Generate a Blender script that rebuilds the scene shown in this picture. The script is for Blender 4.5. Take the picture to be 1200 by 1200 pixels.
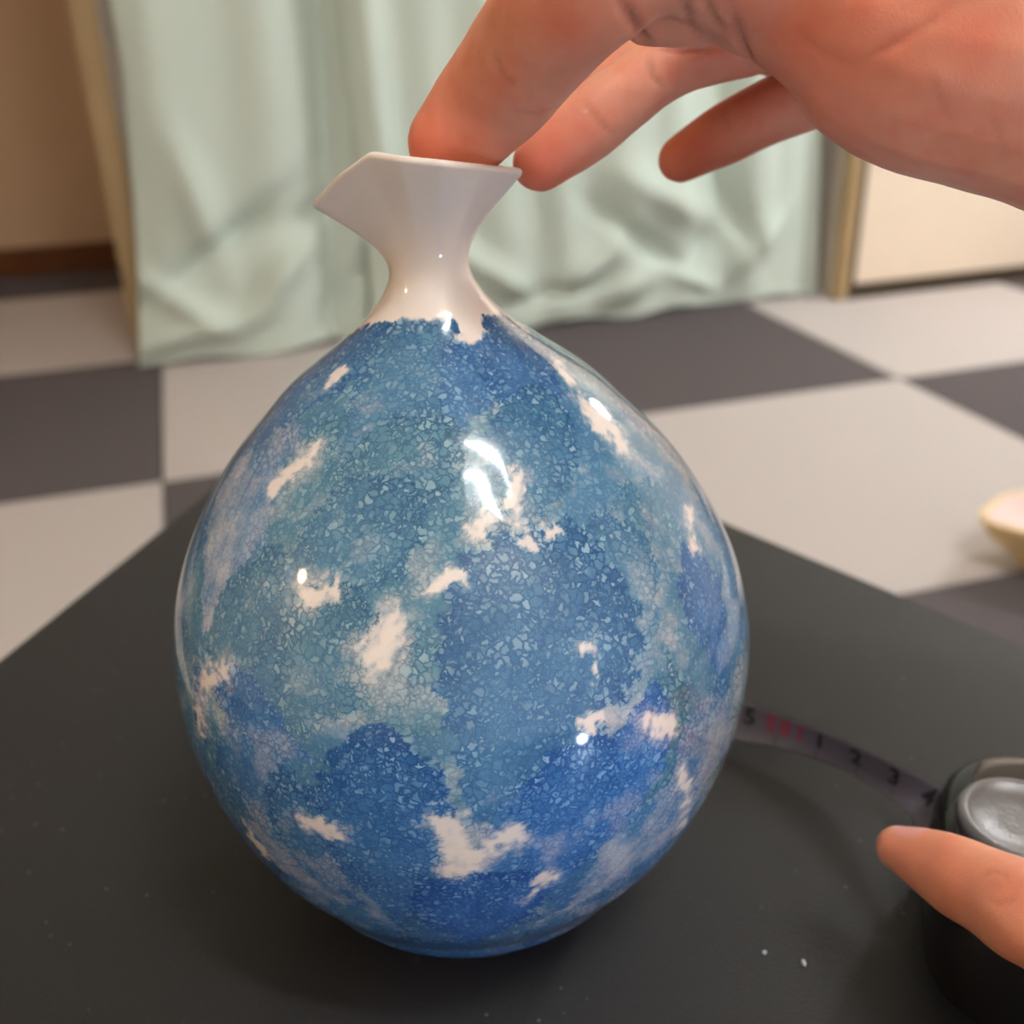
import bpy, bmesh, math, random
import numpy as np
from mathutils import Vector, Matrix
from mathutils.bvhtree import BVHTree

random.seed(7); rng = np.random.RandomState(7)
scene = bpy.context.scene
for o in list(bpy.data.objects): bpy.data.objects.remove(o)
COL = scene.collection

# ------------------------------------------------------------------ camera
F_PX, PITCH, ROLL, CAM_H = 1200.5, .4593, -.02838, .17      # table top is z = 0
c_, s_ = math.cos, math.sin
FW = np.array([0, c_(PITCH), -s_(PITCH)]); U0 = np.array([0, s_(PITCH), c_(PITCH)]); R0 = np.array([1., 0, 0])
RT = R0*c_(ROLL)+U0*s_(ROLL); UP = -R0*s_(ROLL)+U0*c_(ROLL); CAM = np.array([0, 0, CAM_H])
cd = bpy.data.cameras.new('camera'); cam = bpy.data.objects.new('camera', cd); COL.objects.link(cam)
cam.matrix_world = Matrix(((RT[0], UP[0], -FW[0], 0), (RT[1], UP[1], -FW[1], 0), (RT[2], UP[2], -FW[2], CAM_H), (0, 0, 0, 1)))
cd.sensor_width = 36; cd.sensor_fit = 'HORIZONTAL'; cd.lens = 36*F_PX/1200; cd.clip_start = .01; cd.clip_end = 50
cd.dof.use_dof = True; cd.dof.focus_distance = .152; cd.dof.aperture_fstop = 16
scene.camera = cam
# ------------------------------------------------------------------ world, exposure
w = bpy.data.worlds.new('world'); scene.world = w; w.use_nodes = True
w.node_tree.nodes['Background'].inputs[0].default_value = (.9, .95, 1., 1); w.node_tree.nodes['Background'].inputs[1].default_value = .1
scene.view_settings.view_transform = 'Standard'; scene.view_settings.look = 'None'
scene.view_settings.gamma = 1; scene.view_settings.use_curve_mapping = False
scene.view_settings.exposure = 0.64
TUBE_E, BULB_E, ADDED_E, GLOBE_E = 66., 45., 300., 62.

# ------------------------------------------------------------------ helpers
def P(px, py, z=None, y=None):
    d = FW*F_PX+RT*(px-600)+UP*(600-py)
    t = (z-CAM_H)/d[2] if z is not None else y/d[1]
    return CAM+t*d
FLOOR = -.3166; YAW = math.radians(16.522); ORG = np.array([-.4059, 1.0917])
def G(u, v, z=0.):                                     # room grid (metres) -> world
    return (ORG[0]+u*c_(YAW)-v*s_(YAW), ORG[1]+u*s_(YAW)+v*c_(YAW), z)

def srgb(r, g, b):
    f = lambda c: (c/255/12.92) if c/255 <= .04045 else ((c/255+.055)/1.055)**2.4
    return (f(r), f(g), f(b), 1)
def mat(name, col, rough=.5, spec=.5, metal=0, noise=0, nscale=50, bump=0, bscale=200, sss=0, coat=0):
    m = bpy.data.materials.new(name); m.use_nodes = True; nt = m.node_tree; b = nt.nodes['Principled BSDF']
    b.inputs['Base Color'].default_value = col; b.inputs['Roughness'].default_value = rough
    b.inputs['Specular IOR Level'].default_value = spec; b.inputs['Metallic'].default_value = metal
    b.inputs['Coat Weight'].default_value = coat
    tc = nt.nodes.new('ShaderNodeTexCoord')
    if noise:
        n = nt.nodes.new('ShaderNodeTexNoise'); n.inputs['Scale'].default_value = nscale; n.inputs['Detail'].default_value = 4
        nt.links.new(tc.outputs['Object'], n.inputs['Vector'])
        mr = nt.nodes.new('ShaderNodeMapRange'); mr.inputs[3].default_value = 1-noise; mr.inputs[4].default_value = 1+noise
        nt.links.new(n.outputs['Fac'], mr.inputs[0])
        mx = nt.nodes.new('ShaderNodeVectorMath'); mx.operation = 'SCALE'; mx.inputs[0].default_value = col[:3]
        nt.links.new(mr.outputs[0], mx.inputs['Scale']); nt.links.new(mx.outputs[0], b.inputs['Base Color'])
    if bump:
        n = nt.nodes.new('ShaderNodeTexNoise'); n.inputs['Scale'].default_value = bscale; n.inputs['Detail'].default_value = 3
        nt.links.new(tc.outputs['Object'], n.inputs['Vector'])
        bp = nt.nodes.new('ShaderNodeBump'); bp.inputs['Strength'].default_value = bump; bp.inputs['Distance'].default_value = .001
        nt.links.new(n.outputs['Fac'], bp.inputs['Height']); nt.links.new(bp.outputs[0], b.inputs['Normal'])
    return m
def emit(name, col, e):
    m = bpy.data.materials.new(name); m.use_nodes = True; nt = m.node_tree; nt.nodes.clear()
    o = nt.nodes.new('ShaderNodeOutputMaterial'); n = nt.nodes.new('ShaderNodeEmission')
    n.inputs[0].default_value = col; n.inputs[1].default_value = e; nt.links.new(n.outputs[0], o.inputs[0]); return m
class N:                                                # tiny node-graph helper
    def __init__(s, nt): s.nt = nt
    def put(s, sock, v):
        if hasattr(v, 'is_linked') or hasattr(v, 'links'): s.nt.links.new(v, sock)
        else: sock.default_value = v
    def math(s, op, a, b=0., clamp=False):
        n = s.nt.nodes.new('ShaderNodeMath'); n.operation = op; n.use_clamp = clamp
        s.put(n.inputs[0], a); s.put(n.inputs[1], b); return n.outputs[0]
    def mix(s, f, a, b, mode='MIX'):
        n = s.nt.nodes.new('ShaderNodeMix'); n.data_type = 'RGBA'; n.blend_type = mode
        s.put(n.inputs[0], f); s.put(n.inputs[6], a); s.put(n.inputs[7], b); return n.outputs[2]
    def rng(s, v, a, b, c=0., d=1., smooth=False):
        n = s.nt.nodes.new('ShaderNodeMapRange'); n.interpolation_type = 'SMOOTHSTEP' if smooth else 'LINEAR'
        s.put(n.inputs[0], v)
        for i, x in enumerate((a, b, c, d)): s.put(n.inputs[i+1], x)
        return n.outputs[0]
    def attr(s, name):
        n = s.nt.nodes.new('ShaderNodeAttribute'); n.attribute_name = name; return n.outputs['Fac']
    def noise(s, vec, scale, detail=3, col=False):
        n = s.nt.nodes.new('ShaderNodeTexNoise'); n.inputs['Scale'].default_value = scale; n.inputs['Detail'].default_value = detail
        s.nt.links.new(vec, n.inputs['Vector']); return n.outputs['Color' if col else 'Fac']
    def vor(s, vec, scale, feat='F1'):
        n = s.nt.nodes.new('ShaderNodeTexVoronoi'); n.feature = feat; n.inputs['Scale'].default_value = scale
        s.nt.links.new(vec, n.inputs['Vector']); return n

def mesh_obj(name, verts, faces, m=None, parent=None, smooth=True):
    me = bpy.data.meshes.new(name); me.from_pydata([tuple(map(float, v)) for v in verts], [], faces); me.update()
    if smooth: me.polygons.foreach_set('use_smooth', [True]*len(me.polygons))
    o = bpy.data.objects.new(name, me); COL.objects.link(o)
    if m: me.materials.append(m)
    if parent: o.parent = parent; o.matrix_parent_inverse = parent.matrix_world.inverted()
    return o
def bm_obj(name, bm, m=None, parent=None, smooth=False):
    me = bpy.data.meshes.new(name); bmesh.ops.recalc_face_normals(bm, faces=bm.faces); bm.to_mesh(me); bm.free()
    if smooth: me.polygons.foreach_set('use_smooth', [True]*len(me.polygons))
    o = bpy.data.objects.new(name, me); COL.objects.link(o)
    if m: me.materials.append(m)
    if parent: o.parent = parent; o.matrix_parent_inverse = parent.matrix_world.inverted()
    return o
def empty(name, loc, rz=0.):
    o = bpy.data.objects.new(name, None); COL.objects.link(o); o.empty_display_size = .02
    o.location = loc; o.rotation_euler = (0, 0, rz)
    o.matrix_world = Matrix.Translation(loc) @ Matrix.Rotation(rz, 4, 'Z'); return o
def tag(o, label=None, cat=None, group=None, kind=None):
    if label: o['label'] = label
    if cat: o['category'] = cat
    if group: o['group'] = group
    if kind: o['kind'] = kind
    return o
def grid_box(name, u0, u1, v0, v1, z0, z1, m, parent=None, bevel=0., kind=None):
    bm = bmesh.new()
    vs = [bm.verts.new(G(u, v, z)) for z in (z0, z1) for (u, v) in ((u0, v0), (u1, v0), (u1, v1), (u0, v1))]
    for f in ((0, 3, 2, 1), (4, 5, 6, 7), (0, 1, 5, 4), (1, 2, 6, 5), (2, 3, 7, 6), (3, 0, 4, 7)): bm.faces.new([vs[i] for i in f])
    if bevel: bmesh.ops.bevel(bm, geom=bm.edges[:], offset=bevel, segments=2, affect='EDGES')
    o = bm_obj(name, bm, m, parent)
    if kind: o['kind'] = kind
    return o
def loft(rings, closed_ends=True):
    n = len(rings[0]); V = [v for r in rings for v in r]; Fc = []
    for i in range(len(rings)-1):
        for j in range(n):
            k = (j+1) % n; Fc.append((i*n+j, i*n+k, (i+1)*n+k, (i+1)*n+j))
    if closed_ends: Fc.append(tuple(range(n-1, -1, -1))); Fc.append(tuple((len(rings)-1)*n+j for j in range(n)))
    return V, Fc
def lathe(name, prof, centre, m, parent=None, n=64, axis=None):
    rings = []
    A = Matrix.Identity(3) if axis is None else Vector((0, 0, 1)).rotation_difference(Vector(axis)).to_matrix()
    for r, z in prof:
        rings.append([np.array(centre)+np.array(A @ Vector((max(r, 1e-5)*c_(2*math.pi*j/n), max(r, 1e-5)*s_(2*math.pi*j/n), z))) for j in range(n)])
    V, Fc = loft(rings); return mesh_obj(name, V, Fc, m, parent)

# ------------------------------------------------------------------ room shell
wall_m = mat('wall_cream', srgb(228, 218, 206), .85, .2, noise=.04, nscale=3, bump=.2, bscale=300)
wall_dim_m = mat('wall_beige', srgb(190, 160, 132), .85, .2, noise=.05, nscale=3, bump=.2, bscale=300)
ceil_m = mat('ceiling_white', srgb(235, 228, 215), .9, .2)
post_m = mat('tan_wood', srgb(176, 150, 112), .5, .3, noise=.12, nscale=14)
brown_m = mat('brown_wood', srgb(92, 48, 12), .45, .4, noise=.2, nscale=20)
dark_frame_m = mat('dark_frame', srgb(70, 58, 44), .5, .4)
door_m = mat('door_paper', srgb(240, 222, 202), .8, .2, noise=.03, nscale=30)
U0g, U1g, V0g, V1g = -2.0, 2.5, -2.5, 1.215
CEIL = FLOOR+2.35
floor = grid_box('floor', U0g, U1g, V0g, V1g, FLOOR-.05, FLOOR-.006, mat('underlay', srgb(60, 56, 54), .9), kind='structure')
tl = mat('carpet_light', srgb(202, 193, 190), .95, .1, noise=.12, nscale=350, bump=.8, bscale=900)
td = mat('carpet_dark', srgb(100, 93, 95), .95, .1, noise=.14, nscale=350, bump=.8, bscale=900)
def tile_mesh(name, m):
    bm = bmesh.new(); bmesh.ops.create_cube(bm, size=1)
    for v in bm.verts: v.co = Vector((v.co.x*.4985, v.co.y*.4985, v.co.z*.006))
    bmesh.ops.bevel(bm, geom=[e for e in bm.edges if e.verts[0].co.z > 0 and e.verts[1].co.z > 0], offset=.0015, segments=1, affect='EDGES')
    me = bpy.data.meshes.new(name); bm.to_mesh(me); bm.free(); me.materials.append(m); return me
tm = [tile_mesh('carpet_tile_light', tl), tile_mesh('carpet_tile_dark', td)]
for i in range(-4, 5):
    for j in range(-5, 3):
        # tile (i,j) spans u i*.5..(i+1)*.5, v j*.5..(j+1)*.5 ; upper-left of the grid origin (i=-1,j=0) is dark
        o = bpy.data.objects.new('carpet_tile', tm[0 if (i+j) % 2 == 0 else 1]); COL.objects.link(o)
        o.location = G(i*.5+.25, j*.5+.25, FLOOR-.003); 
        if j == 2: o.location = G(i*.5+.25, j*.5+.1075, FLOOR-.003); o.scale = (1, .43, 1)
        o.rotation_euler = (0, 0, YAW); o.parent = floor
T = .06
grid_box('wall_far', U0g-T, .0, V1g, V1g+T, FLOOR, CEIL, wall_dim_m, kind='structure')
grid_box('wall_back', .0, 1.174, .52, .58, FLOOR, CEIL, wall_m, kind='structure')
grid_box('wall_alcove', .0, .06, .58, V1g+T, FLOOR, CEIL, wall_m, kind='structure')
grid_box('wall_left', U0g-T, U0g, V0g-T, V1g, FLOOR, CEIL, wall_m, kind='structure')
grid_box('wall_right', U1g, U1g+T, V0g-T, .45, FLOOR, CEIL, wall_m, kind='structure')
grid_box('wall_front', U0g, U1g, V0g-T, V0g, FLOOR, CEIL, wall_m, kind='structure')
grid_box('ceiling', U0g-T, U1g+T, V0g-T, V1g+T, CEIL, CEIL+.05, ceil_m, kind='structure')
grid_box('baseboard_left', U0g, -.036, V1g-.014, V1g, FLOOR, FLOOR+.058, brown_m, bevel=.003, kind='structure')
tr = grid_box('trim_1', -.036, .0, .50, .545, FLOOR, CEIL, post_m, bevel=.003, kind='structure')
tr['label'] = 'tan wooden corner post left of the curtains'
tr = grid_box('trim_2', 1.150, 1.174, .388, .412, FLOOR, CEIL, post_m, bevel=.003, kind='structure')
tr['label'] = 'tan wooden door post right of the curtains'
grid_box('wall_return', 1.160, 1.174, .412, .52, FLOOR, CEIL, wall_m, kind='structure')
d1 = grid_box('door_1', 1.189, 2.10, .402, .428, FLOOR+.012, FLOOR+1.85, door_m, kind='structure')
grid_box('frame_rail', 1.189, 2.10, .398, .402, FLOOR+.012, FLOOR+.024, dark_frame_m, d1)
grid_box('frame_stile', 1.176, 1.189, .396, .43, FLOOR+.002, FLOOR+1.85, dark_frame_m, d1)
grid_box('frame_stile', 2.10, 2.112, .396, .43, FLOOR+.002, FLOOR+1.85, dark_frame_m, d1)
grid_box('frame_rail', 1.174, 2.12, .396, .43, FLOOR+1.85, FLOOR+1.87, dark_frame_m, d1)
grid_box('trim_3', 1.174, U1g, .39, .44, FLOOR, FLOOR+.010, dark_frame_m, kind='structure')
grid_box('wall_door', 2.112, U1g, .40, .45, FLOOR+.01, CEIL, wall_m, kind='structure')
grid_box('wall_lintel', 1.174, 2.112, .40, .45, FLOOR+1.87, CEIL, wall_m, kind='structure')
grid_box('wall_closet', 1.174, 2.112, .45, .47, FLOOR+.01, FLOOR+1.9, wall_m, kind='structure')

# ------------------------------------------------------------------ curtains
def curtain_mat():
    m = bpy.data.materials.new('mint_curtain'); m.use_nodes = True; nt = m.node_tree; n = N(nt); b = nt.nodes['Principled BSDF']
    tc = nt.nodes.new('ShaderNodeTexCoord')
    uvn = nt.nodes.new('ShaderNodeSeparateXYZ'); nt.links.new(tc.outputs['UV'], uvn.inputs[0])
    rib = n.math('SINE', n.math('MULTIPLY', uvn.outputs[0], 2*math.pi/.0052))
    row = n.math('SINE', n.math('MULTIPLY', uvn.outputs[1], 2*math.pi/.0052))
    k = n.rng(n.math('ADD', rib, n.math('MULTIPLY', row, .5)), -1.5, 1.5)
    col = n.mix(k, srgb(202, 222, 212), srgb(228, 240, 233))
    col = n.mix(n.math('MULTIPLY', n.noise(tc.outputs['UV'], 6, 3), .5), col, srgb(222, 228, 216))
    nt.links.new(col, b.inputs['Base Color']); b.inputs['Roughness'].default_value = .75; b.inputs['Specular IOR Level'].default_value = .2
    b.inputs['Sheen Weight'].default_value = .15
    bp = nt.nodes.new('ShaderNodeBump'); bp.inputs['Strength'].default_value = .4; bp.inputs['Distance'].default_value = .001
    nt.links.new(k, bp.inputs['Height']); nt.links.new(bp.outputs[0], b.inputs['Normal'])
    tr_ = nt.nodes.new('ShaderNodeBsdfTranslucent'); nt.links.new(col, tr_.inputs[0])
    ms = nt.nodes.new('ShaderNodeMixShader'); ms.inputs[0].default_value = .10
    nt.links.new(b.outputs[0], ms.inputs[1]); nt.links.new(tr_.outputs[0], ms.inputs[2])
    nt.links.new(ms.outputs[0], nt.nodes['Material Output'].inputs[0]); return m
cur_m = curtain_mat()
def curtain(label, u0, u1, v, folds, ridges, hem, gather=0., gather_r=0.):
    NU, NZ = 200, 170; H = 1.75
    V, Fc, UV = [], [], []
    for j in range(NZ+1):
        h = H*(j/NZ)**1.7
        for i in range(NU+1):
            s = i/NU; u = u0+(u1-u0)*s
            d = 0
            for (fc, fw, fa) in folds:
                spread = 1+.25*math.exp(-h/.12)
                d += fa*math.exp(-((u-fc)/(fw*spread))**2)*(1-.35*math.exp(-(h/.15)**2))
            d += .006*math.sin(u*38+h*1.5)*(1-math.exp(-h/.3))
            for (ru, rh, ang, ln, wd, am) in ridges:
                du, dh = u-ru, h-rh; a = du*c_(ang)+dh*s_(ang); b = -du*s_(ang)+dh*c_(ang)
                d += am*math.exp(-(a/ln)**2-(b/wd)**2)
            uu = u-gather_r*(u-u0)/(u1-u0)*min(h/.35, 1.2)+gather*(u1-u)/(u1-u0)*min(h/.35, 1.2)+.012*math.sin(h*7+s*5)*math.exp(-h/.3)
            hh = h+max(0, hem(u))*math.exp(-h/.05)
            vv = v-d
            V.append(G(uu, min(vv, .505), FLOOR+.002+hh)); UV.append((u*1.15+d, h))
    for j in range(NZ):
        for i in range(NU):
            a = j*(NU+1)+i; Fc.append((a, a+1, a+NU+2, a+NU+1))
    root = empty('curtain', G((u0+u1)/2, v, FLOOR))
    tag(root, label, 'curtain')
    o = mesh_obj('curtain_cloth', V, Fc, cur_m, root)
    ul = o.data.uv_layers.new(name='UVMap'); li = np.empty(len(o.data.loops), int); o.data.loops.foreach_get('vertex_index', li)
    ul.data.foreach_set('uv', np.array(UV)[li].astype(np.float32).ravel())
    md = o.modifiers.new('thick', 'SOLIDIFY'); md.thickness = .0012; md.offset = 0
    return root
hs = lambda u: .004+.004*math.sin(u*31)
curtain('pale mint green curtain panel behind the vase neck, the left one of two', -.034, .335, .465,
        [(.0, .04, .010), (.09, .09, .024), (.20, .05, .018), (.285, .02, -.024), (.325, .02, .012)],
        [(.10, .17, .55, .14, .022, -.030), (.07, .235, 1.9, .10, .03, .022), (.19, .115, .75, .09, .022, .030),
         (.03, .09, -.6, .08, .02, .022), (.24, .20, .2, .1, .025, -.020), (.06, .05, .2, .1, .02, .026), (.30, .08, .9, .08, .02, -.015)], hs, .045)
curtain('pale mint green curtain panel under the reaching hand, the right one of two', .325, 1.156, .445,
        [(.36, .025, .026), (.45, .04, .018), (.56, .04, .02), (.66, .035, .022), (.78, .05, .03), (.88, .03, .014), (.97, .03, -.014), (1.03, .04, .02), (1.10, .02, .010)],
        [(.80, .13, -.65, .09, .02, -.03), (.86, .19, -.5, .10, .028, .028), (.93, .11, .9, .05, .02, -.026), (.70, .09, .6, .09, .024, .026),
         (.99, .17, -1.2, .09, .018, -.026), (1.03, .10, .8, .07, .02, .026), (.62, .05, .1, .08, .02, -.02), (.76, .05, .3, .07, .02, .02), (.52, .1, -.6, .1, .022, .024),
         (.90, .05, -.4, .05, .016, .018)], hs, 0., .05)
# curtain rod
rod = empty('curtain_rod', G(.55, .44, FLOOR+1.76))
tag(rod, 'pale metal curtain rod carrying the two mint curtains', 'curtain rod')
rm = mat('rod_metal', srgb(200, 196, 186), .35, .5, metal=.8)
Vr, Fr = loft([[np.array(G(u, .455+.011*c_(a), FLOOR+1.79+.011*s_(a))) for a in np.linspace(0, 2*math.pi, 17)[:-1]] for u in (-.09, 1.15)])
mesh_obj('rod', Vr, Fr, rm, rod)
for u in (-.08, 1.14): grid_box('bracket', u-.008, u+.008, .455, .53, FLOOR+1.78, FLOOR+1.80, rm, rod)

# ------------------------------------------------------------------ ceiling ring lamp (seen only as reflections)
L = empty('ceiling_light', (.58, -.60, CEIL)); tag(L, 'white ceiling lamp with two bowed tubes, outside the frame above the photographer', 'ceiling light')
lathe('lamp_base', [(0, 0), (.07, 0), (.07, -.02), (.05, -.03), (0, -.03)], (.58, -.60, CEIL), ceil_m, L, 48)
tube_m = emit('lamp_tube', (.92, .97, 1.0, 1), TUBE_E)
for pts in (((.30, -.36), (.62, -.38), (.93, -.58)), ((.27, -.80), (.52, -.70), (.76, -.78))):
    rings = []
    for t in np.linspace(0, 1, 22):
        p0, p1, p2 = (np.array([*p, CEIL-.09]) for p in pts); cc = (1-t)**2*p0+2*t*(1-t)*p1+t*t*p2; tg = (p1-p0)*(1-t)+(p2-p1)*t; tg /= np.linalg.norm(tg)
        sd = np.cross(tg, [0, 0, 1.]); k = (.014+.036*math.sin(math.pi*t))*(1. if pts[0][1] > -.5 else .2)
        rings.append([cc+k*(c_(b)*sd+s_(b)*np.array([0, 0, .6])) for b in np.linspace(0, 2*math.pi, 17)[:-1]])
    V_, F_ = loft(rings); mesh_obj('lamp_tube', V_, F_, tube_m, L)
# warm lamp on the left side, outside the frame
wl = empty('wall_lamp', (-1.75, -.45, .95)); tag(wl, 'small warm globe lamp outside the frame to the left', 'lamp')
def globe(name, c, r, m, par, n=24):
    bm = bmesh.new(); bmesh.ops.create_uvsphere(bm, u_segments=n, v_segments=n//2, radius=r)
    bmesh.ops.translate(bm, vec=c, verts=bm.verts); return bm_obj(name, bm, m, par, True)
globe('bulb', (-1.75, -.45, .95), .06, emit('warm_bulb', (1., .72, .4, 1), BULB_E), wl)
lathe('bulb_socket', [(0, .055), (.03, .055), (.03, .10), (.0, .10)], (-1.75, -.45, .95), brown_m, wl, 24)

gl = empty('floor_lamp', (1.18, 1.42, FLOOR)); tag(gl, 'white globe floor lamp outside the frame to the right', 'floor lamp')
globe('globe', (1.18, 1.42, .66), .085, emit('globe_light', (.93, .97, 1., 1), GLOBE_E), gl)
lathe('lamp_pole', [(0, 0), (.11, 0), (.11, .012), (.012, .02), (.012, .90), (0, .90)], (1.18, 1.42, FLOOR), post_m, gl, 24)

# ------------------------------------------------------------------ low table
def table_mat():
    m = bpy.data.materials.new('black_cloth'); m.use_nodes = True; nt = m.node_tree; n = N(nt); b = nt.nodes['Principled BSDF']
    tc = nt.nodes.new('ShaderNodeTexCoord'); v = tc.outputs['Object']
    base = n.mix(n.noise(v, 9, 3), srgb(27, 26, 27), srgb(34, 33, 33))
    fine = n.rng(n.noise(v, 1500, 2), .3, .75, .75, 1.3)
    sc = nt.nodes.new('ShaderNodeVectorMath'); sc.operation = 'SCALE'; nt.links.new(base, sc.inputs[0]); nt.links.new(fine, sc.inputs['Scale'])
    vo = n.vor(v, 420); sp = n.math('LESS_THAN', vo.outputs['Distance'], .13)
    sep = nt.nodes.new('ShaderNodeSeparateColor'); nt.links.new(vo.outputs['Color'], sep.inputs[0])
    keep = n.math('GREATER_THAN', sep.outputs[0], .86)
    patch = n.rng(n.noise(v, 14, 2), .42, .6)
    f = n.math('MULTIPLY', n.math('MULTIPLY', sp, keep), n.math('MULTIPLY', patch, .35))
    nt.links.new(n.mix(f, sc.outputs[0], srgb(170, 165, 165)), b.inputs['Base Color'])
    b.inputs['Roughness'].default_value = .6; b.inputs['Specular IOR Level'].default_value = .45; b.inputs['Sheen Weight'].default_value = .12; b.inputs['Sheen Roughness'].default_value = .4
    bp = nt.nodes.new('ShaderNodeBump'); bp.inputs['Strength'].default_value = .35; bp.inputs['Distance'].default_value = .0004
    nt.links.new(n.noise(v, 1300, 3), bp.inputs['Height']); nt.links.new(bp.outputs[0], b.inputs['Normal']); return m
K = np.array([-.0788, .5196]); aL = math.radians(-105.85); aR = math.radians(-50.25)
PL = K+.95*np.array([c_(aL), s_(aL)]); PR = K+1.15*np.array([c_(aR), s_(aR)])
tb = empty('low_table', (.05, .1, FLOOR)); tag(tb, 'low table with a matte black cloth-covered top under the vase', 'table')
bm = bmesh.new()
kl = K+.02*np.array([c_(aL), s_(aL)]); kr = K+.02*np.array([c_(aR), s_(aR)])
poly = [K, PL, PR]
vs0 = [bm.verts.new((p[0], p[1], 0)) for p in poly]; vs1 = [bm.verts.new((p[0], p[1], -.028)) for p in poly]
bm.faces.new(vs0); bm.faces.new(vs1[::-1])
for i in range(3): j = (i+1) % 3; bm.faces.new((vs0[j], vs0[i], vs1[i], vs1[j]))
bmesh.ops.bevel(bm, geom=[e for e in bm.edges if abs(e.verts[0].co.z-e.verts[1].co.z) > .01], offset=.006, segments=4, affect='EDGES')
bmesh.ops.bevel(bm, geom=[e for e in bm.edges if e.verts[0].co.z > -.001 and e.verts[1].co.z > -.001], offset=.0015, segments=2, affect='EDGES')
bm_obj('tabletop', bm, table_mat(), tb)
leg_m = mat('black_leg', srgb(34, 32, 31), .5)
cen = (K+PL+PR)/3
for p in poly:
    q = p+(cen-p)*.16; lathe('leg', [(.014, FLOOR), (.02, -.028)], (q[0], q[1], 0), leg_m, tb, 20)

# ------------------------------------------------------------------ vase
zk = np.array([0, .003, .008, .015, .025, .037, .05, .063, .076, .086, .096, .104, .111, .117, .123, .129, .135])
rk = np.array([.0255, .0310, .0362, .0405, .04705, .0521, .05507, .05528, .05231, .04755, .04089, .03362, .0267, .0186, .01118, .0071, .0075])
X0, D, TX, BX = -.0113, .1732, .0455, -.432
def rz(z):
    m = np.gradient(rk, zk); i = np.clip(np.searchsorted(zk, z)-1, 0, len(zk)-2); h = zk[i+1]-zk[i]; t = (z-zk[i])/h
    return (2*t**3-3*t**2+1)*rk[i]+(t**3-2*t**2+t)*h*m[i]+(-2*t**3+3*t**2)*rk[i+1]+(t**3-t**2)*h*m[i+1]
def cx(z): return X0+TX*z+BX*z*z
NP = 560; phi = np.linspace(0, 2*np.pi, NP, endpoint=False)
ZW = .1285
zs = np.concatenate([np.linspace(0, .004, 8)[:-1], np.linspace(.004, ZW, 380)])
# smooth profile slightly
rs = rz(zs)
kz = np.linspace(0, ZW, 700); kr_ = rz(kz); ker = np.exp(-(np.arange(-18, 19)/9.)**2); ker /= ker.sum()
kp = np.pad(kr_, 18, mode='reflect', reflect_type='odd'); ks = np.convolve(kp, ker, 'valid')
rs = np.where(zs < .006, rs, np.interp(zs, kz, ks))
rings = []
for r_, cz in ((.002, .0022), (.018, .0022), (.021, .0018), (.0225, .0003)): rings.append(np.stack([cx(0)+r_*np.cos(phi), D+r_*np.sin(phi), cz+0*phi], 1))
for z, r_ in zip(zs, rs): rings.append(np.stack([cx(z)+r_*np.cos(phi), D+r_*np.sin(phi), z+0*phi], 1))
n_body = len(rings)                                     # last body ring = waist
rimc = [P(613, 205, y=.1735), np.array([-.003, .184, .1415]), np.array([-.0125, .1885, .1395]), np.array([-.0245, .184, .1385]),
        P(367, 246, y=.1735), P(397, 212, y=.168), P(432, 185, y=.1640), P(470, 191, y=.1610), P(520, 196, y=.1605), P(570, 201, y=.1640)]
rimc = np.array(rimc); cw = np.array([cx(ZW), D])
an = np.unwrap(np.arctan2(rimc[:, 1]-cw[1], rimc[:, 0]-cw[0])); o_ = np.argsort(an); an = an[o_]; rimc = rimc[o_]
an3 = np.concatenate([an-2*np.pi, an, an+2*np.pi]); r3 = np.concatenate([rimc]*3)
Q = np.stack([np.interp(phi, an3, r3[:, k]) for k in range(3)], 1)
kk = np.exp(-(np.arange(-14, 15)/6.)**2); kk /= kk.sum()
Q = np.stack([np.convolve(np.concatenate([Q[-14:, k], Q[:, k], Q[:14, k]]), kk, 'valid') for k in range(3)], 1)
W0 = rings[-1]; rad = np.stack([np.cos(phi), np.sin(phi), 0*phi], 1); up = np.array([0, 0, 1.])
tgn = (rings[-1]-rings[-2]); tgn = tgn/tgn[:, 2:3]
dz = (Q[:, 2]-ZW)[:, None]; hor = (Q-W0)*np.array([1, 1, 0])
P1 = W0+tgn*dz*.34; P2 = W0+hor*.38+up*dz*.66
def bez(t): return (1-t)**3*W0+3*(1-t)**2*t*P1+3*(1-t)*t*t*P2+t**3*Q
mouth = [bez(t) for t in np.linspace(0, 1, 44)[1:]]
# thickness: inner surface follows down into the neck, rounded lip
mo = []
th_ = .0014
for i, t in enumerate(np.linspace(1, 0, 30)):
    p = bez(t); tn = bez(min(t+.02, 1))-bez(max(t-.02, 0)); tn /= np.linalg.norm(tn, axis=1)[:, None]
    cr = np.cross(np.stack([-np.sin(phi), np.cos(phi), 0*phi], 1), tn)      # outward/inward normal
    cr *= -np.sign((cr*rad).sum(1)-(cr*up).sum(1)*.3)[:, None]
    mo.append((p, cr))
lipn = mo[0][1]; tn = bez(1.)-bez(.97); tn /= np.linalg.norm(tn, axis=1)[:, None]
lip = [Q+th_/2*(lipn*(1-c_(a))+tn*s_(a)) for a in np.linspace(0, math.pi, 7)[1:-1]]
inner = [p+n_*th_ for p, n_ in mo]
down = [np.stack([cx(z)+max(rr, .003)*np.cos(phi), D+max(rr, .003)*np.sin(phi), z+0*phi], 1) for z, rr in ((.124, .0075), (.115, .017), (.10, .034), (.06, .052), (.02, .041), (.006, .028), (.0058, .002))]
allr = rings+mouth+lip+inner+down
wz = np.array(allr[n_body-40:n_body+40]); g_ = np.exp(-(np.arange(-7, 8)/3.5)**2); g_ /= g_.sum()
sm_ = wz.copy(); 
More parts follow.
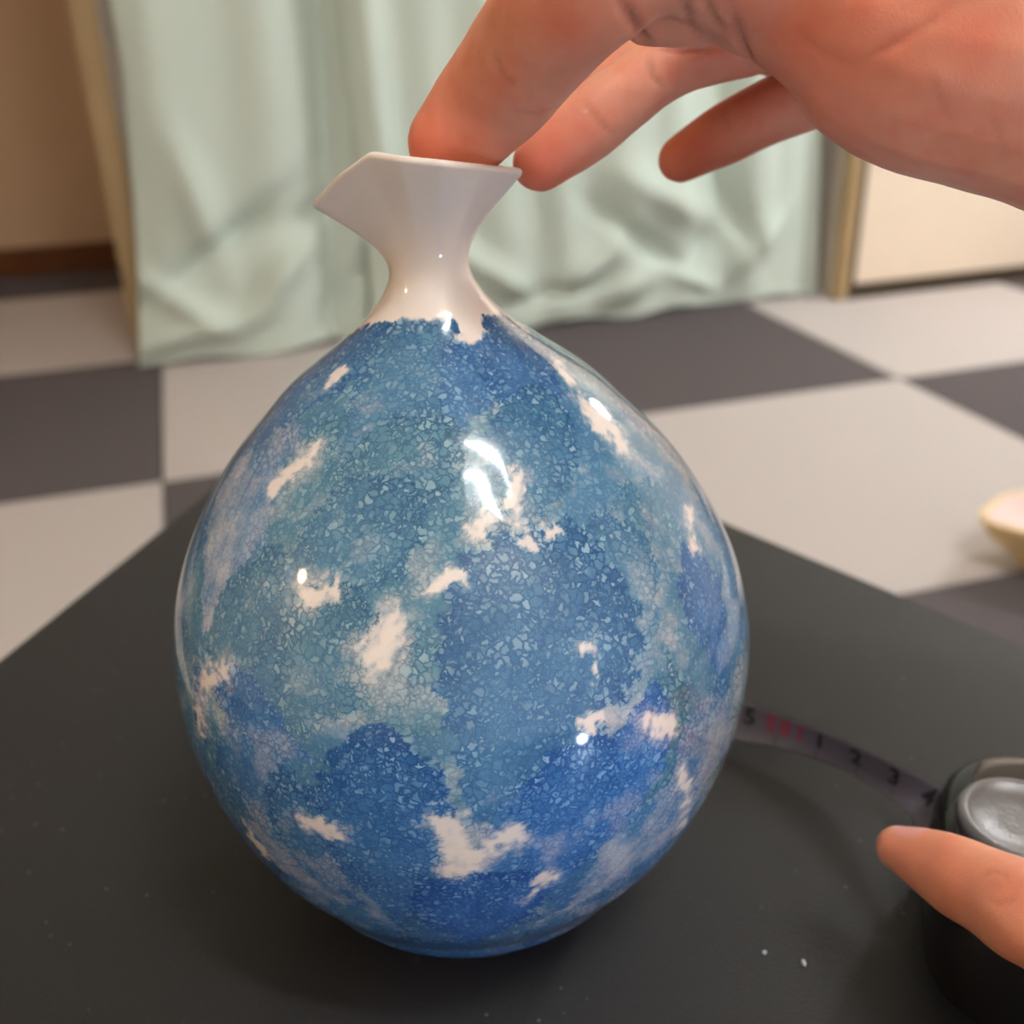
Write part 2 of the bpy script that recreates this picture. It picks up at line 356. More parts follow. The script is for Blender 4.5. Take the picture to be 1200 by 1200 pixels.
for i in range(7, 73):
    f_ = min(1., (i-7)/10., (72-i)/10.); sm_[i] = wz[i]*(1-f_)+f_*np.tensordot(g_, wz[i-7:i+8], (0, 0))
for i in range(80): allr[n_body-40+i] = sm_[i]
A_ = np.concatenate(allr)
nr = len(allr)
ii, jj = np.meshgrid(np.arange(nr-1), np.arange(NP), indexing='ij'); kx = (jj+1) % NP
FA = np.stack([ii*NP+jj, ii*NP+kx, (ii+1)*NP+kx, (ii+1)*NP+jj], -1).reshape(-1, 4)
# vertex normals (area weighted) computed once on the whole surface so the two parts shade as one glaze
a_, b_, c2, d2 = (A_[FA[:, k]] for k in range(4)); fn = np.cross(c2-a_, d2-b_)
VN = np.zeros_like(A_)
for k in range(4): np.add.at(VN, FA[:, k], fn)
VN /= np.linalg.norm(VN, axis=1)[:, None]+1e-12
split = n_body-1
def np_mesh(name, V, Fq, nrm, m, parent):
    me = bpy.data.meshes.new(name); me.vertices.add(len(V)); me.vertices.foreach_set('co', V.astype(np.float32).ravel())
    me.loops.add(Fq.size); me.loops.foreach_set('vertex_index', Fq.astype(np.int32).ravel())
    me.polygons.add(len(Fq)); me.polygons.foreach_set('loop_start', (np.arange(len(Fq))*4).astype(np.int32)); me.polygons.foreach_set('loop_total', np.full(len(Fq), 4, np.int32))
    me.polygons.foreach_set('use_smooth', [True]*len(Fq)); me.update(calc_edges=True); me.validate()
    me.normals_split_custom_set_from_vertices(nrm.tolist()); me.materials.append(m)
    o = bpy.data.objects.new(name, me); COL.objects.link(o); o.parent = parent; o.matrix_parent_inverse = parent.matrix_world.inverted(); return o
vase = empty('vase', (float(cx(0)), D, 0)); tag(vase, 'round ceramic vase in mottled blue leaf glaze with a white flared neck', 'vase')

# --- leaf pattern in the glaze: stored as mesh attributes
def vnoise(p, seed=0):
    i = np.floor(p).astype(np.int64); f = p-i; f = f*f*(3-2*f); r = 0
    for dx in (0, 1):
        for dy in (0, 1):
            for dz_ in (0, 1):
                h = (i[:, 0]+dx)*374761393+(i[:, 1]+dy)*668265263+(i[:, 2]+dz_)*2147483647+seed*974711
                h = (h ^ (h >> 13))*1274126177 & 0xffffffff; h = (h ^ (h >> 16)) & 0xffff
                r = r+(h/65535.)*np.where(dx, f[:, 0], 1-f[:, 0])*np.where(dy, f[:, 1], 1-f[:, 1])*np.where(dz_, f[:, 2], 1-f[:, 2])
    return r
BV = A_[:n_body*NP]; BN = VN[:n_body*NP]
if (BN[200*NP+0]*np.array([1, 0, 0])).sum() < 0: VN = -VN; BN = -BN; FA = FA[:, ::-1]
step = 4
bf = FA[(FA[:, 0]//NP < n_body-1)]
bvh = BVHTree.FromPolygons([tuple(v) for v in BV], [tuple(map(int, f)) for f in bf[::1]])
def hit(px, py):
    d = FW*F_PX+RT*(px-600)+UP*(600-py); d = Vector(d).normalized()
    l, n, i, t = bvh.ray_cast(Vector(CAM), d)
    return (np.array(l), np.array(n)) if l else None
nz = (vnoise(BV*420, 1)-.5)*.0022+(vnoise(BV*1100, 2)-.5)*.0016+(vnoise(BV*2600, 3)-.5)*.0009
nz2 = (vnoise(BV*420, 11)-.5)*.0022+(vnoise(BV*1100, 12)-.5)*.0016
ink = (.60+(vnoise(BV*90, 5)-.5)*.26)*np.clip((.1195-BV[:, 2]+nz*1.2)/.002, 0, 1); hue = np.full(len(BV), .35)+(vnoise(BV*60, 6)-.5)*.5; edge = np.full(len(BV), .25); rib = np.zeros(len(BV))
def leaf(tp, bp_, wpx, tone, hu, e=.9, sharp=1.):
    h1, h2 = hit(*tp), hit(*bp_)
    if not h1 or not h2: print('miss', tp, bp_); return
    leaf3(h1[0], h2[0], (h1[1]+h2[1]), wpx*.148/1200, tone, hu, e, sharp)
def leaf3(Tp, Bp, n, W, tone, hu, e=.9, sharp=1.):
    global ink, hue, edge, rib
    n = n/np.linalg.norm(n); a = Bp-Tp; L_ = np.linalg.norm(a); a = a/L_; b = np.cross(n, a); b /= np.linalg.norm(b)
    d = BV-Tp; s = (d@a+nz2)/L_; w_ = d@b+nz
    # surface bends away: lengthen by angle
    sc = np.clip(s, 0.0005, .9995)
    shp = np.sin(math.pi*sc**.64)**1.2*(1+.06*np.sin(sc*70+np.sign(w_)))
    dist = np.where((s > 0) & (s < 1), W*shp-np.abs(w_), -1.)
    dist = np.where(BN@n > .15, dist, -1.)
    m = np.clip(dist/(.00035*sharp)+.5, 0, 1)
    inner_e = np.exp(-np.clip(dist, 0, 1)/.0035)
    tn_ = tone*(.86+.28*inner_e)*(1.08-.55*np.clip(s, 0, 1)**1.3)
    ink = np.where(m > 0, ink*(1-m)+(1-(1-ink*.35)*(1-tn_))*m, ink)
    hue = hue*(1-m)+hu*m
    edge = edge*(1-m)+(e*(.26+.74*np.maximum(inner_e, np.exp(-np.clip(s, 0, 1)/.28)))*(1.1-.6*np.clip(s, 0, 1))+.06)*m
    rib = rib*(1-m)+m*np.clip(1-np.abs(w_-nz*.8)/.00045, 0, 1)*np.clip((1-s)*1.5, 0, 1)*.9
# back and sides first (random), then the leaves the photograph shows
for k in range(46):
    a = rng.rand()*2*math.pi; z = .006+rng.rand()*.095
    i0 = int(np.clip(np.searchsorted(zs, z)+4, 5, n_body-2)); j0 = int(a/(2*math.pi)*NP) % NP
    p0 = BV[i0*NP+j0]; n0 = BN[i0*NP+j0]; tdir = np.cross([0, 0, 1.], n0); tdir /= np.linalg.norm(tdir)+1e-9; vdir = np.cross(n0, tdir)
    an_ = rng.randn()*.6; ax = vdir*c_(an_)+tdir*s_(an_); Ln = .026+rng.rand()*.016
    leaf3(p0+ax*Ln/2, p0-ax*Ln/2, n0, Ln*(.28+.1*rng.rand()), .30+.35*rng.rand(), rng.rand()*.7, .8)
LV = [  # tip, base, half width px, tone, hue (0 teal, 1 ultramarine), vein contrast
 ((760, 560), (690, 900), 80, .42, .30, .5), ((300, 480), (225, 760), 70, .5, .35, .6), ((640, 470), (470, 690), 95, .42, .0, .6),
 ((440, 480), (300, 700), 75, .50, .1, .7), ((330, 640), (250, 900), 60, .55, .25, .8), ((560, 800), (330, 800), 70, .40, .0, .6),
 ((456, 381), (260, 560), 62, .72, .6, .9), ((545, 392), (420, 480), 50, .6, .5, .9), ((538, 379), (390, 545), 74, .62, .4, 1.), ((575, 398), (520, 520), 46, .66, .6, .9), ((592, 370), (630, 545), 62, .80, .6, 1.), ((425, 398), (330, 500), 40, .6, .5, .9),
 ((690, 420), (800, 620), 45, .72, .3, .7), ((660, 400), (845, 640), 30, .55, .2, .5),
 ((640, 455), (585, 660), 62, .74, .35, .9), ((545, 500), (330, 660), 62, .55, .05, 1.), ((590, 560), (450, 720), 55, .55, .15, .9),
 ((480, 560), (330, 760), 75, .62, .3, .9), ((420, 690), (330, 890), 72, .60, .2, 1.), ((260, 560), (215, 720), 32, .6, .45, .7),
 ((250, 780), (370, 900), 42, .5, .7, 1.), ((700, 600), (760, 800), 62, .55, .35, .7), ((800, 640), (850, 820), 52, .78, .75, .8),
 ((860, 700), (850, 900), 30, .5, .8, .6),
 ((480, 740), (420, 870), 40, .45, .15, .8), ((672, 612), (545, 985), 128, .86, .45, 1.), 
 ((445, 848), (468, 1085), 92, .82, .62, 1.), ((330, 900), (400, 1060), 50, .55, .5, .8), ((700, 860), (620, 1060), 78, .62, .8, .9),
 ((770, 800), (700, 1000), 46, .55, .8, .9), ((235, 880), (330, 1030), 40, .66, .4, .7), ((798, 925), (690, 1090), 62, .78, .85, .7),
 ((566, 1018), (552, 1106), 92, .82, .85, .9)]
for q in LV: leaf(*q)
# pale gaps where no leaf lies; one paints a pinkish reflection near the foot
GP = [((320, 575), (372, 525), 9), ((440, 770), (462, 725), 19), ((520, 960), (545, 1020), 20), ((540, 1010), (600, 975), 15), ((232, 850), (238, 790), 12), ((262, 790), (240, 800), 14),
      ((700, 480), (728, 520), 14), ((655, 430), (700, 500), 12), ((512, 690), (545, 672), 8), ((620, 640), (655, 622), 10), ((360, 700), (392, 690), 13), ((808, 600), (815, 640), 9),
      ((695, 760), (700, 800), 9), ((690, 850), (702, 838), 9), ((760, 840), (785, 850), 14), ((610, 560), (600, 610), 10), ((800, 900), (800, 970), 8), ((290, 970), (310, 1000), 12),
      ((640, 1030), (620, 1050), 10), ((350, 955), (400, 980), 10), ((385, 445), (400, 435), 6), ((545, 395), (560, 385), 9), ((575, 600), (560, 620), 12)]
for a, b, wd in GP:
    h1, h2 = hit(*a), hit(*b)
    if not h1 or not h2: print('gapmiss', a); continue
    A1, B1 = h1[0], h2[0]; ab = B1-A1; t = np.clip(((BV-A1)@ab)/(ab@ab), 0, 1); dd = np.linalg.norm(BV-A1-t[:, None]*ab, axis=1)+nz*1.3
    m = np.clip(1.25-dd/(wd*.148/1200*1.05)+(vnoise(BV*900, 40)-.5)*1.1, 0, 1); m = m*m*(3-2*m); h_ = np.clip(1-dd/(wd*.148/1200*2.8), 0, 1); ink = ink*(1-h_*.55)*(1-m*.88); edge = edge*(1-.45*m)
# the leaves stop below the neck in ragged points
topz = .1243+nz*.4
m = np.clip((BV[:, 2]-topz)/.0007+.5, 0, 1); ink = ink*(1-m); edge *= (1-m); rib *= (1-m)
hue = np.clip(hue+np.clip((.05-BV[:, 2])/.05, 0, 1)*.55-np.clip((BV[:, 2]-.055)/.04, 0, 1)*.22, 0, 1)  # glaze turns bluer low down, the cool light there painted into its hue

def glaze_mat():
    m = bpy.data.materials.new('leaf_glaze'); m.use_nodes = True; nt = m.node_tree; n = N(nt); b = nt.nodes['Principled BSDF']
    tc = nt.nodes.new('ShaderNodeTexCoord'); v = tc.outputs['Object']
    ink_, hue_, edge_, rib_ = n.attr('ink'), n.attr('hue'), n.attr('edge'), n.attr('rib')
    wn = nt.nodes.new('ShaderNodeVectorMath'); wn.operation = 'MULTIPLY_ADD'
    nt.links.new(n.noise(v, 780, 3, True), wn.inputs[0]); wn.inputs[1].default_value = (.0019,)*3; nt.links.new(v, wn.inputs[2]); vv = wn.outputs[0]
    v1e = n.vor(vv, 730, 'DISTANCE_TO_EDGE'); v1 = n.vor(vv, 730); v2e = n.vor(vv, 1150, 'DISTANCE_TO_EDGE'); v2 = n.vor(vv, 1150)
    sepa = nt.nodes.new('ShaderNodeSeparateColor'); nt.links.new(v1.outputs['Color'], sepa.inputs[0])
    sepb = nt.nodes.new('ShaderNodeSeparateColor'); nt.links.new(v2.outputs['Color'], sepb.inputs[0])
    sel = n.rng(n.noise(v, 260, 2), .47, .57)                                  # where the big / the small net shows
    vein1 = n.rng(v1e.outputs['Distance'], .02, .14, 1, 0, True); vein2 = n.rng(v2e.outputs['Distance'], .03, .20, 1, 0, True)
    vein = n.math('ADD', n.math('MULTIPLY', vein1, n.math('SUBTRACT', 1., n.math('MULTIPLY', sel, .8))), n.math('MULTIPLY', n.math('MULTIPLY', vein2, sel), .8), True)
    cell = n.math('ADD', n.math('MULTIPLY', n.rng(sepa.outputs[0], .25, .95), n.math('SUBTRACT', 1., sel)), n.math('MULTIPLY', n.rng(sepb.outputs[0], .35, .9), sel))
    core = n.math('ADD', n.math('MULTIPLY', n.rng(v1e.outputs['Distance'], .10, .22, smooth=True), n.math('SUBTRACT', 1., sel)), n.math('MULTIPLY', n.rng(v2e.outputs['Distance'], .12, .3, smooth=True), sel))
    blue = n.mix(hue_, srgb(98, 144, 166), srgb(62, 122, 198))
    deep = n.mix(hue_, srgb(44, 98, 134), srgb(28, 80, 158))
    blot = n.rng(n.noise(v, 170, 4), .35, .65, -.12, .12)
    ink2 = n.math('ADD', ink_, n.math('MULTIPLY', blot, n.math('MINIMUM', n.math('MULTIPLY', ink_, 4.), 1.)), True)
    base = n.mix(n.rng(ink2, .0, .55, 0, 1), srgb(244, 231, 223), blue)
    base = n.mix(n.rng(ink2, .5, 1., 0, .9), base, deep)
    pale = n.mix(hue_, srgb(166, 194, 206), srgb(140, 184, 230))
    spot = n.math('MULTIPLY', n.math('MULTIPLY', cell, core), n.rng(edge_, 0, 1, .30, .85))
    base = n.mix(n.math('MULTIPLY', spot, n.rng(ink2, 0., .2)), base, pale)
    vs_ = n.math('MULTIPLY', n.math('MULTIPLY', vein, n.rng(edge_, .1, 1., .14, 1.)), n.rng(ink2, .02, .35))
    base = n.mix(vs_, base, n.mix(hue_, srgb(40, 84, 120), srgb(28, 70, 144)))
    base = n.mix(n.math('MULTIPLY', rib_, .7), base, deep)
    nt.links.new(base, b.inputs['Base Color'])
    b.inputs['Roughness'].default_value = .06; b.inputs['IOR'].default_value = 1.66; b.inputs['Specular IOR Level'].default_value = .5
    return m
white_m = mat('white_glaze', srgb(244, 231, 223), .06, .5); white_m.node_tree.nodes['Principled BSDF'].inputs['IOR'].default_value = 1.66
body = np_mesh('body', BV, bf, BN, glaze_mat(), vase)
for nm, ar in (('ink', ink), ('hue', hue), ('edge', edge), ('rib', rib)):
    at = body.data.attributes.new(nm, 'FLOAT', 'POINT'); at.data.foreach_set('value', ar.astype(np.float32))
nf = FA[(FA[:, 0]//NP >= n_body-1)]-(n_body-1)*NP
neck = np_mesh('neck', A_[(n_body-1)*NP:], nf, VN[(n_body-1)*NP:], white_m, vase); neck['label'] = 'white flared neck with a slanted lip'

# ------------------------------------------------------------------ skin, hands
def skin_mat(name, c1, c2, cf):
    m = bpy.data.materials.new(name); m.use_nodes = True; nt = m.node_tree; n = N(nt); b = nt.nodes['Principled BSDF']
    tc = nt.nodes.new('ShaderNodeTexCoord'); v = tc.outputs['Object']
    col = n.mix(n.rng(n.noise(v, 60, 4), .35, .65), c1, c2)
    col = n.mix(n.rng(n.noise(v, 190, 3), .45, .75, 0, .35), col, cf)
    col = n.mix(n.math('MULTIPLY', n.attr('crease'), .6), col, srgb(120, 50, 38))
    col = n.mix(n.math('MULTIPLY', n.attr('flush'), .8), col, cf)
    nt.links.new(col, b.inputs['Base Color']); b.inputs['Roughness'].default_value = .48; b.inputs['Specular IOR Level'].default_value = .35
    b.inputs['Subsurface Weight'].default_value = .25; b.inputs['Subsurface Radius'].default_value = (1., .35, .2); b.inputs['Subsurface Scale'].default_value = .003
    vo = n.vor(v, 2200, 'DISTANCE_TO_EDGE')
    hgt = n.math('ADD', n.math('MULTIPLY', n.rng(vo.outputs['Distance'], 0, .15), .4), n.noise(v, 700, 3))
    bp = nt.nodes.new('ShaderNodeBump'); bp.inputs['Strength'].default_value = .2; bp.inputs['Distance'].default_value = .0003
    nt.links.new(hgt, bp.inputs['Height']); nt.links.new(bp.outputs[0], b.inputs['Normal']); return m
def chain_mesh(pts, rad, bm, seg=20, sub=8):
    pts = [np.array(p, float) for p in pts]; n = len(pts)
    def cr(a, t):
        i = min(int(t), n-2); u = t-i; p0 = a[max(i-1, 0)]; p1 = a[i]; p2 = a[i+1]; p3 = a[min(i+2, n-1)]
        return .5*((2*p1)+(-p0+p2)*u+(2*p0-5*p1+4*p2-p3)*u*u+(-p0+3*p1-3*p2+p3)*u**3)
    ts = np.linspace(0, n-1, (n-1)*sub+1); C_ = [cr(pts, t) for t in ts]; R_ = [float(cr([np.array(r) for r in rad], t)) for t in ts]
    C2, R2 = [], []
    t0 = (C_[1]-C_[0]); t0 /= np.linalg.norm(t0); t1 = C_[-1]-C_[-2]; t1 /= np.linalg.norm(t1)
    for a in (0.08, .35, .65, 1.0, 1.3): C2.append(C_[0]-t0*R_[0]*c_(a)); R2.append(R_[0]*s_(a))
    C2 += C_; R2 += R_
    for a in (1.3, 1.0, .65, .35, .08): C2.append(C_[-1]+t1*R_[-1]*c_(a)); R2.append(R_[-1]*s_(a))
    ref = np.array([0.13, .27, .95]); rings = []
    for i in range(len(C2)):
        t = C2[min(i+1, len(C2)-1)]-C2[max(i-1, 0)]; t /= np.linalg.norm(t); x = np.cross(t, ref); x /= np.linalg.norm(x); y = np.cross(t, x)
        rings.append([bm.verts.new(C2[i]+R2[i]*(c_(q)*x+s_(q)*y)) for q in np.linspace(0, 2*math.pi, seg+1)[:-1]])
    for i in range(len(rings)-1):
        for j in range(seg): k = (j+1) % seg; bm.faces.new((rings[i][j], rings[i][k], rings[i+1][k], rings[i+1][j]))
    bm.faces.new(rings[0][::-1]); bm.faces.new(rings[-1])
def build_hand(name, label, chains, creases, flushes, m, voxel=.00075, smooth=7, nails=()):
    bm = bmesh.new()
    for pts, rad_ in chains: chain_mesh(pts, rad_, bm)
    bmesh.ops.recalc_face_normals(bm, faces=bm.faces)
    me = bpy.data.meshes.new('raw'); bm.to_mesh(me); bm.free(); o = bpy.data.objects.new('raw', me); COL.objects.link(o)
    r = o.modifiers.new('r', 'REMESH'); r.mode = 'VOXEL'; r.voxel_size = voxel
    sm = o.modifiers.new('s', 'SMOOTH'); sm.factor = .6; sm.iterations = smooth
    dg = bpy.context.evaluated_depsgraph_get(); ev = o.evaluated_get(dg); nm_ = bpy.data.meshes.new_from_object(ev)
    bpy.data.objects.remove(o); nv = len(nm_.vertices)
    co = np.empty(nv*3); nm_.vertices.foreach_get('co', co); co = co.reshape(-1, 3)
    no = np.empty(nv*3); nm_.vertices.foreach_get('normal', no); no = no.reshape(-1, 3)
    bv = BVHTree.FromPolygons([tuple(v) for v in co], [tuple(p.vertices) for p in nm_.polygons])
    cz = np.zeros(nv); disp = np.zeros(nv); fl = np.zeros(nv)
    def pix(px, py):
        d = Vector(FW*F_PX+RT*(px-600)+UP*(600-py)).normalized(); l, n_, i, t = bv.ray_cast(Vector(CAM), d)
        return np.array(l) if l else None
    for line, wd, dp, dk in creases:
        pts = []
        for (a, b) in zip(line[:-1], line[1:]):
            for t in np.linspace(0, 1, 10): pts.append(pix(a[0]+(b[0]-a[0])*t, a[1]+(b[1]-a[1])*t))
        L_ = len(pts); best = np.full(nv, 1e9); wt = np.zeros(nv)
        for i, p in enumerate(pts):
            if p is None: continue
            dd = np.linalg.norm(co-p, axis=1); tt = min(1., 3.5*min(i+1, L_-i)/L_)
            up_ = dd < best; best = np.where(up_, dd, best); wt = np.where(up_, tt, wt)
        g = np.exp(-(best/wd)**2)*wt; disp -= dp*.8*g; disp += dp*.15*np.exp(-((best-wd*2)/(wd*1.2))**2)*wt; cz = np.maximum(cz, dk*np.exp(-(best/(wd*.9))**2)*wt)
    for p, rr, k in flushes:
        q = pix(*p) if len(p) == 2 else np.array(p)
        if q is not None: fl = np.maximum(fl, k*np.exp(-(np.linalg.norm(co-q, axis=1)/rr)**2))
    disp += (vnoise(co*150, 31)-.5)*.0006
    co = co+no*disp[:, None]; nm_.vertices.foreach_set('co', co.ravel()); nm_.update()
    nm_.polygons.foreach_set('use_smooth', [True]*len(nm_.polygons))
    for k, a in (('crease', cz), ('flush', fl)):
        at = nm_.attributes.new(k, 'FLOAT', 'POINT'); at.data.foreach_set('value', a.astype(np.float32))
    nm_.name = 'skin'; nm_.materials.clear(); nm_.materials.append(m)
    root = empty(name, tuple(co.mean(0)*[1, 1, 0]+[0, 0, co[:, 2].min()])); tag(root, label, 'hand')
    h = bpy.data.objects.new('skin', nm_); COL.objects.link(h); h.parent = root; h.matrix_parent_inverse = root.matrix_world.inverted()
    bv2 = BVHTree.FromPolygons([tuple(v) for v in co], [tuple(p.vertices) for p in nm_.polygons])
    for tip, axis, dors, ln, wd in nails:
        tip, axis, dors = (np.array(q, float) for q in (tip, axis, dors)); axis /= np.linalg.norm(axis); dors -= axis*(dors@axis); dors /= np.linalg.norm(dors); sd = np.cross(axis, dors)
        V, Fc = [], []; NA, NB = 13, 11
        for lay in (0, 1):
            for i in range(NA):
                for j in range(NB):
                    u = i/(NA-1); w_ = (j/(NB-1)-.5)*2
                    half = wd*(1-.22*abs(u-.45)**2*4)*(1 if u < .8 else math.sqrt(max(.05, 1-((u-.8)/.24)**2)))
                    an_ = half*w_/.0046; dv = dors*c_(an_)+sd*s_(an_); q = tip-axis*ln*(1-u)+dv*.02
                    l, n_, k_, t_ = bv2.ray_cast(Vector(q), Vector(-dv))
                    if l is None or (np.array(l)-tip+axis*ln*(1-u))@dv < 0: l, n_, k_, t_ = bv2.find_nearest(Vector(tip-axis*ln*(1-u)+dv*.004))
                    l = np.array(l); hn = dv
                    V.append(l+hn*((-.00015+.00030*(1-w_**2)*min(1, u*6+.15)) if lay else -.0009))
        for i in range(NA-1):
            for j in range(NB-1):
                a = i*NB+j; Fc.append((a, a+NB, a+NB+1, a+1)); a += NA*NB; Fc.append((a, a+1, a+NB+1, a+NB))
        o2 = NA*NB
        for i in range(NA-1):
            for j in (0, NB-1): a = i*NB+j; Fc.append((a, a+NB, a+NB+o2, a+o2))
        for j in range(NB-1):
            for i in (0, NA-1): a = i*NB+j; Fc.append((a, a+1, a+1+o2, a+o2))
        mesh_obj('fingernail', V, Fc, nail_m, root)
    return root
nail_m = mat('nail', srgb(230, 152, 142), .28, .5, coat=.3)
skin1 = skin_mat('skin_warm', srgb(242, 172, 144), srgb(234, 156, 128), srgb(232, 112, 86))
skin2 = skin_mat('skin_light', srgb(232, 162, 130), srgb(226, 146, 112), srgb(222, 122, 96))
def ch(lst):                                            # (px, py, depth y, radius px)
    pts = [P(a, b, y=c) for a, b, c, r in lst]; rad_ = [r*float((p-CAM)@FW)/F_PX for (a, b, c, r), p in zip(lst, pts)]
    return pts, rad_
upper = [
 ch([(531, 170, .1745, 54), (580, 110, .1725, 64), (627, 50, .166, 73), (690, -20, .157, 80), (770, -70, .156, 84), (880, -70, .160, 110)]),     # thumb
 ch([(634, 192, .187, 34), (688, 146, .190, 42), (728, 116, .192, 40), (790, 72, .196, 40), (880, 42, .199, 44), (1000, 0, .200, 50)]),        # index finger
 ch([(690, 120, .208, 32), (750, 70, .210, 36), (830, 30, .212, 40), (960, 0, .208, 48)]),                                                      # middle finger behind
 ch([(798, 187, .208, 27), (845, 160, .208, 34), (905, 130, .207, 38), (985, 95, .204, 42), (1080, 40, .198, 55)]),                             # ring finger
 ch([(900, 60, .225, 28), (980, 70, .222, 32), (1060, 60, .215, 38), (1150, 20, .205, 50)]),                                                    # little finger behind
 ch([(762, 8, .165, 44), (800, 2, .166, 50), (850, -14, .168, 62)]),                                                                            # web of the thumb
 ch([(890, -12, .163, 74), (980, -2, .160, 122), (1075, 36, .158, 152), (1190, 58, .158, 164), (1330, 100, .158, 172), (1520, 200, .160, 180), (1900, 300, .165, 210)]),  # thenar, wrist, forearm
 ch([(960, -60, .185, 120), (1100, -60, .185, 170), (1300, -10, .18, 190), (1520, 120, .175, 190)]),
]
crease_u = [
 ([(724, -5), (740, 20), (752, 42), (762, 55)], .0007, .0011, .8), ([(764, 55), (800, 60), (845, 56)], .0007, .0009, .6), ([(800, -5), (808, 25), (822, 50)], .0006, .0008, .6), ([(826, -5), (838, 22), (852, 40)], .0006, .0008, .6),
 ([(855, 5), (870, 50), (888, 82)], .0008, .0010, .5), ([(576, 62), (594, 92), (606, 100)], .0006, .0004, .3), ([(598, 128), (630, 134), (660, 122)], .0005, .0003, .25),
 ([(538, 150), (550, 180), (590, 190)], .0005, .0002, .15), ([(684, 118), (702, 142), (724, 160)], .0005, .0003, .35), ([(760, 66), (764, 90), (782, 104)], .0006, .0006, .5),
 ([(1000, 75), (1060, 45), (1120, 5)], .0007, .0004, .35), ([(1090, 90), (1105, 125), (1120, 150)], .0005, .0002, .2), ([(1160, 130), (1172, 165), (1180, 190)], .0005, .0002, .2),
 ([(845, 128), (858, 150)], .0004, .0002, .3), ([(930, 30), (960, 60), (1010, 80)], .0006, .0003, .25)]
tipu = P(545, 168, y=.171)
h1 = build_hand('hand', 'hand reaching in from the upper right, fingers in and behind the vase mouth', upper, crease_u,
    [((500, 185), .010, .9), ((640, 200), .009, .8), ((800, 190), .008, .7), ((650, 15), .008, .5), ((545, 110), .007, .4), ((980, 50), .015, .5), ((1140, 45), .005, .6)], skin1,
    nails=[(P(545, 168, y=.171), P(530, 190, y=.172)-P(592, 112, y=.166), (-.45, .85, .3), .011, .0045),
           (P(634, 192, y=.187), P(634, 192, y=.187)-P(690, 150, y=.190), (-.2, .9, .1), .010, .004),
           (P(798, 187, y=.208), P(798, 187, y=.208)-P(845, 160, y=.208), (-.2, .9, .1), .009, .0034)])

# ------------------------------------------------------------------ tape measure
def ps(o): return o
tmr = empty('tape_measure', tuple(P(1190, 1060, z=0))); tag(tmr, 'glossy black tape measure with a round grey button and its blade pulled out', 'tape measure')
case_m = mat('black_case', srgb(26, 22, 22), .16, .5, noise=.1, nscale=90)
disc_m = mat('grey_disc', srgb(118, 116, 116), .38, .5, metal=.55, bump=.15, bscale=1500)
bld_m = mat('blade', srgb(96, 90, 100), .45, .35, noise=.05, nscale=400)
HC = .027
c0 = P(1198, 1052, z=.012); ccx, ccy = c0[0]+.0100, c0[1]-.003
rings = []
def superell(a, b, n_, e=3.4):
    o = []
    for t in np.linspace(0, 2*math.pi, n_+1)[:-1]:
        ct, st = c_(t), s_(t); o.append((a*math.copysign(abs(ct)**(2/e), ct), b*math.copysign(abs(st)**(2/e), st)))
    return o
rotc = math.radians(-22)
for z, k in ((0, .86), (.0008, .90), (.003, .955), (.007, .985), (.0135, 1.), (.019, .985), (.023, .95), (.0255, .90), (.0268, .84), (HC, .76)):
    rings.append([(ccx+k*(x*c_(rotc)-y*s_(rotc)), ccy+k*(x*s_(rotc)+y*c_(rotc)), z) for x, y in superell(.0285, .0285, 72)])
V, Fc = loft(rings); mesh_obj('case', V, Fc, case_m, tmr)
dc = P(1199, 958, z=.030)
lathe('button', [(.0, .026), (.0108, .026), (.0116, .0272), (.0118, .0288), (.0113, .0299), (.0103, .0303), (.0095, .0299), (.0088, .0292), (.004, .0290), (0, .0290)], (dc[0], dc[1], 0), disc_m, tmr, 72)
lathe('button_collar', [(.0, .018), (.0128, .018), (.0132, .0245), (.0125, .0262), (0, .0262)], (dc[0], dc[1], 0), mat('dark_collar', srgb(52, 54, 52), .4), tmr, 64)
# blade: pixel pairs of its far edge and near edge, with heights
pairs = [((800, 806), .0065, (800, 850), .0035), ((872, 822), .007, (866, 868), .0035), ((930, 843), .008, (925, 880), .0038), ((985, 866), .0095, (984, 899), .0045), ((1040, 891), .011, (1036, 930), .006),
         ((1085, 913), .0125, (1064, 953), .008), ((1118, 929), .0135, (1078, 978), .009), ((1150, 946), .014, (1100, 1010), .010)]
EA = np.array([P(*a, z=h) for a, h, b, k in pairs]); EB = np.array([P(*b, z=k) for a, h, b, k in pairs])
def crv(A, t):
    n = len(A); t = min(max(t, 0), n-1); i = min(int(t), n-2); u = t-i; p0 = A[max(i-1, 0)]; p1 = A[i]; p2 = A[i+1]; p3 = A[min(i+2, n-1)]
    return .5*((2*p1)+(-p0+p2)*u+(2*p0-5*p1+4*p2-p3)*u*u+(-p0+3*p1-3*p2+p3)*u**3)
def blade_pt(t, w_, off=0.):                            # w_ 0 far edge .. 1 near edge, off above surface
    def q(t, w_):
        a, b = crv(EA, t), crv(EB, t); p = a+(b-a)*w_; p = p.copy(); p[2] -= .0016*math.sin(math.pi*w_); return p
    p = q(t, w_)
    if off:
        n_ = np.cross(q(t+.05, w_)-q(t-.05, w_), q(t, w_+.05)-q(t, w_-.05)); n_ /= np.linalg.norm(n_)
        if n_[2] < 0: n_ = -n_
        p = p+n_*off
    return p
V = [blade_pt(t, w_, o) for o in (0.0001, -.0001) for t in np.linspace(0, 7, 85) for w_ in np.linspace(0, 1, 11)]; Fc = []
for l in (0, 85*11):
    for i in range(84):
        for j in range(10): a = l+i*11+j; Fc.append((a, a+1, a+12, a+11))
for i in range(84):
    for j in (0, 10): a = i*11+j; Fc.append((a, a+11, a+11+935, a+935))
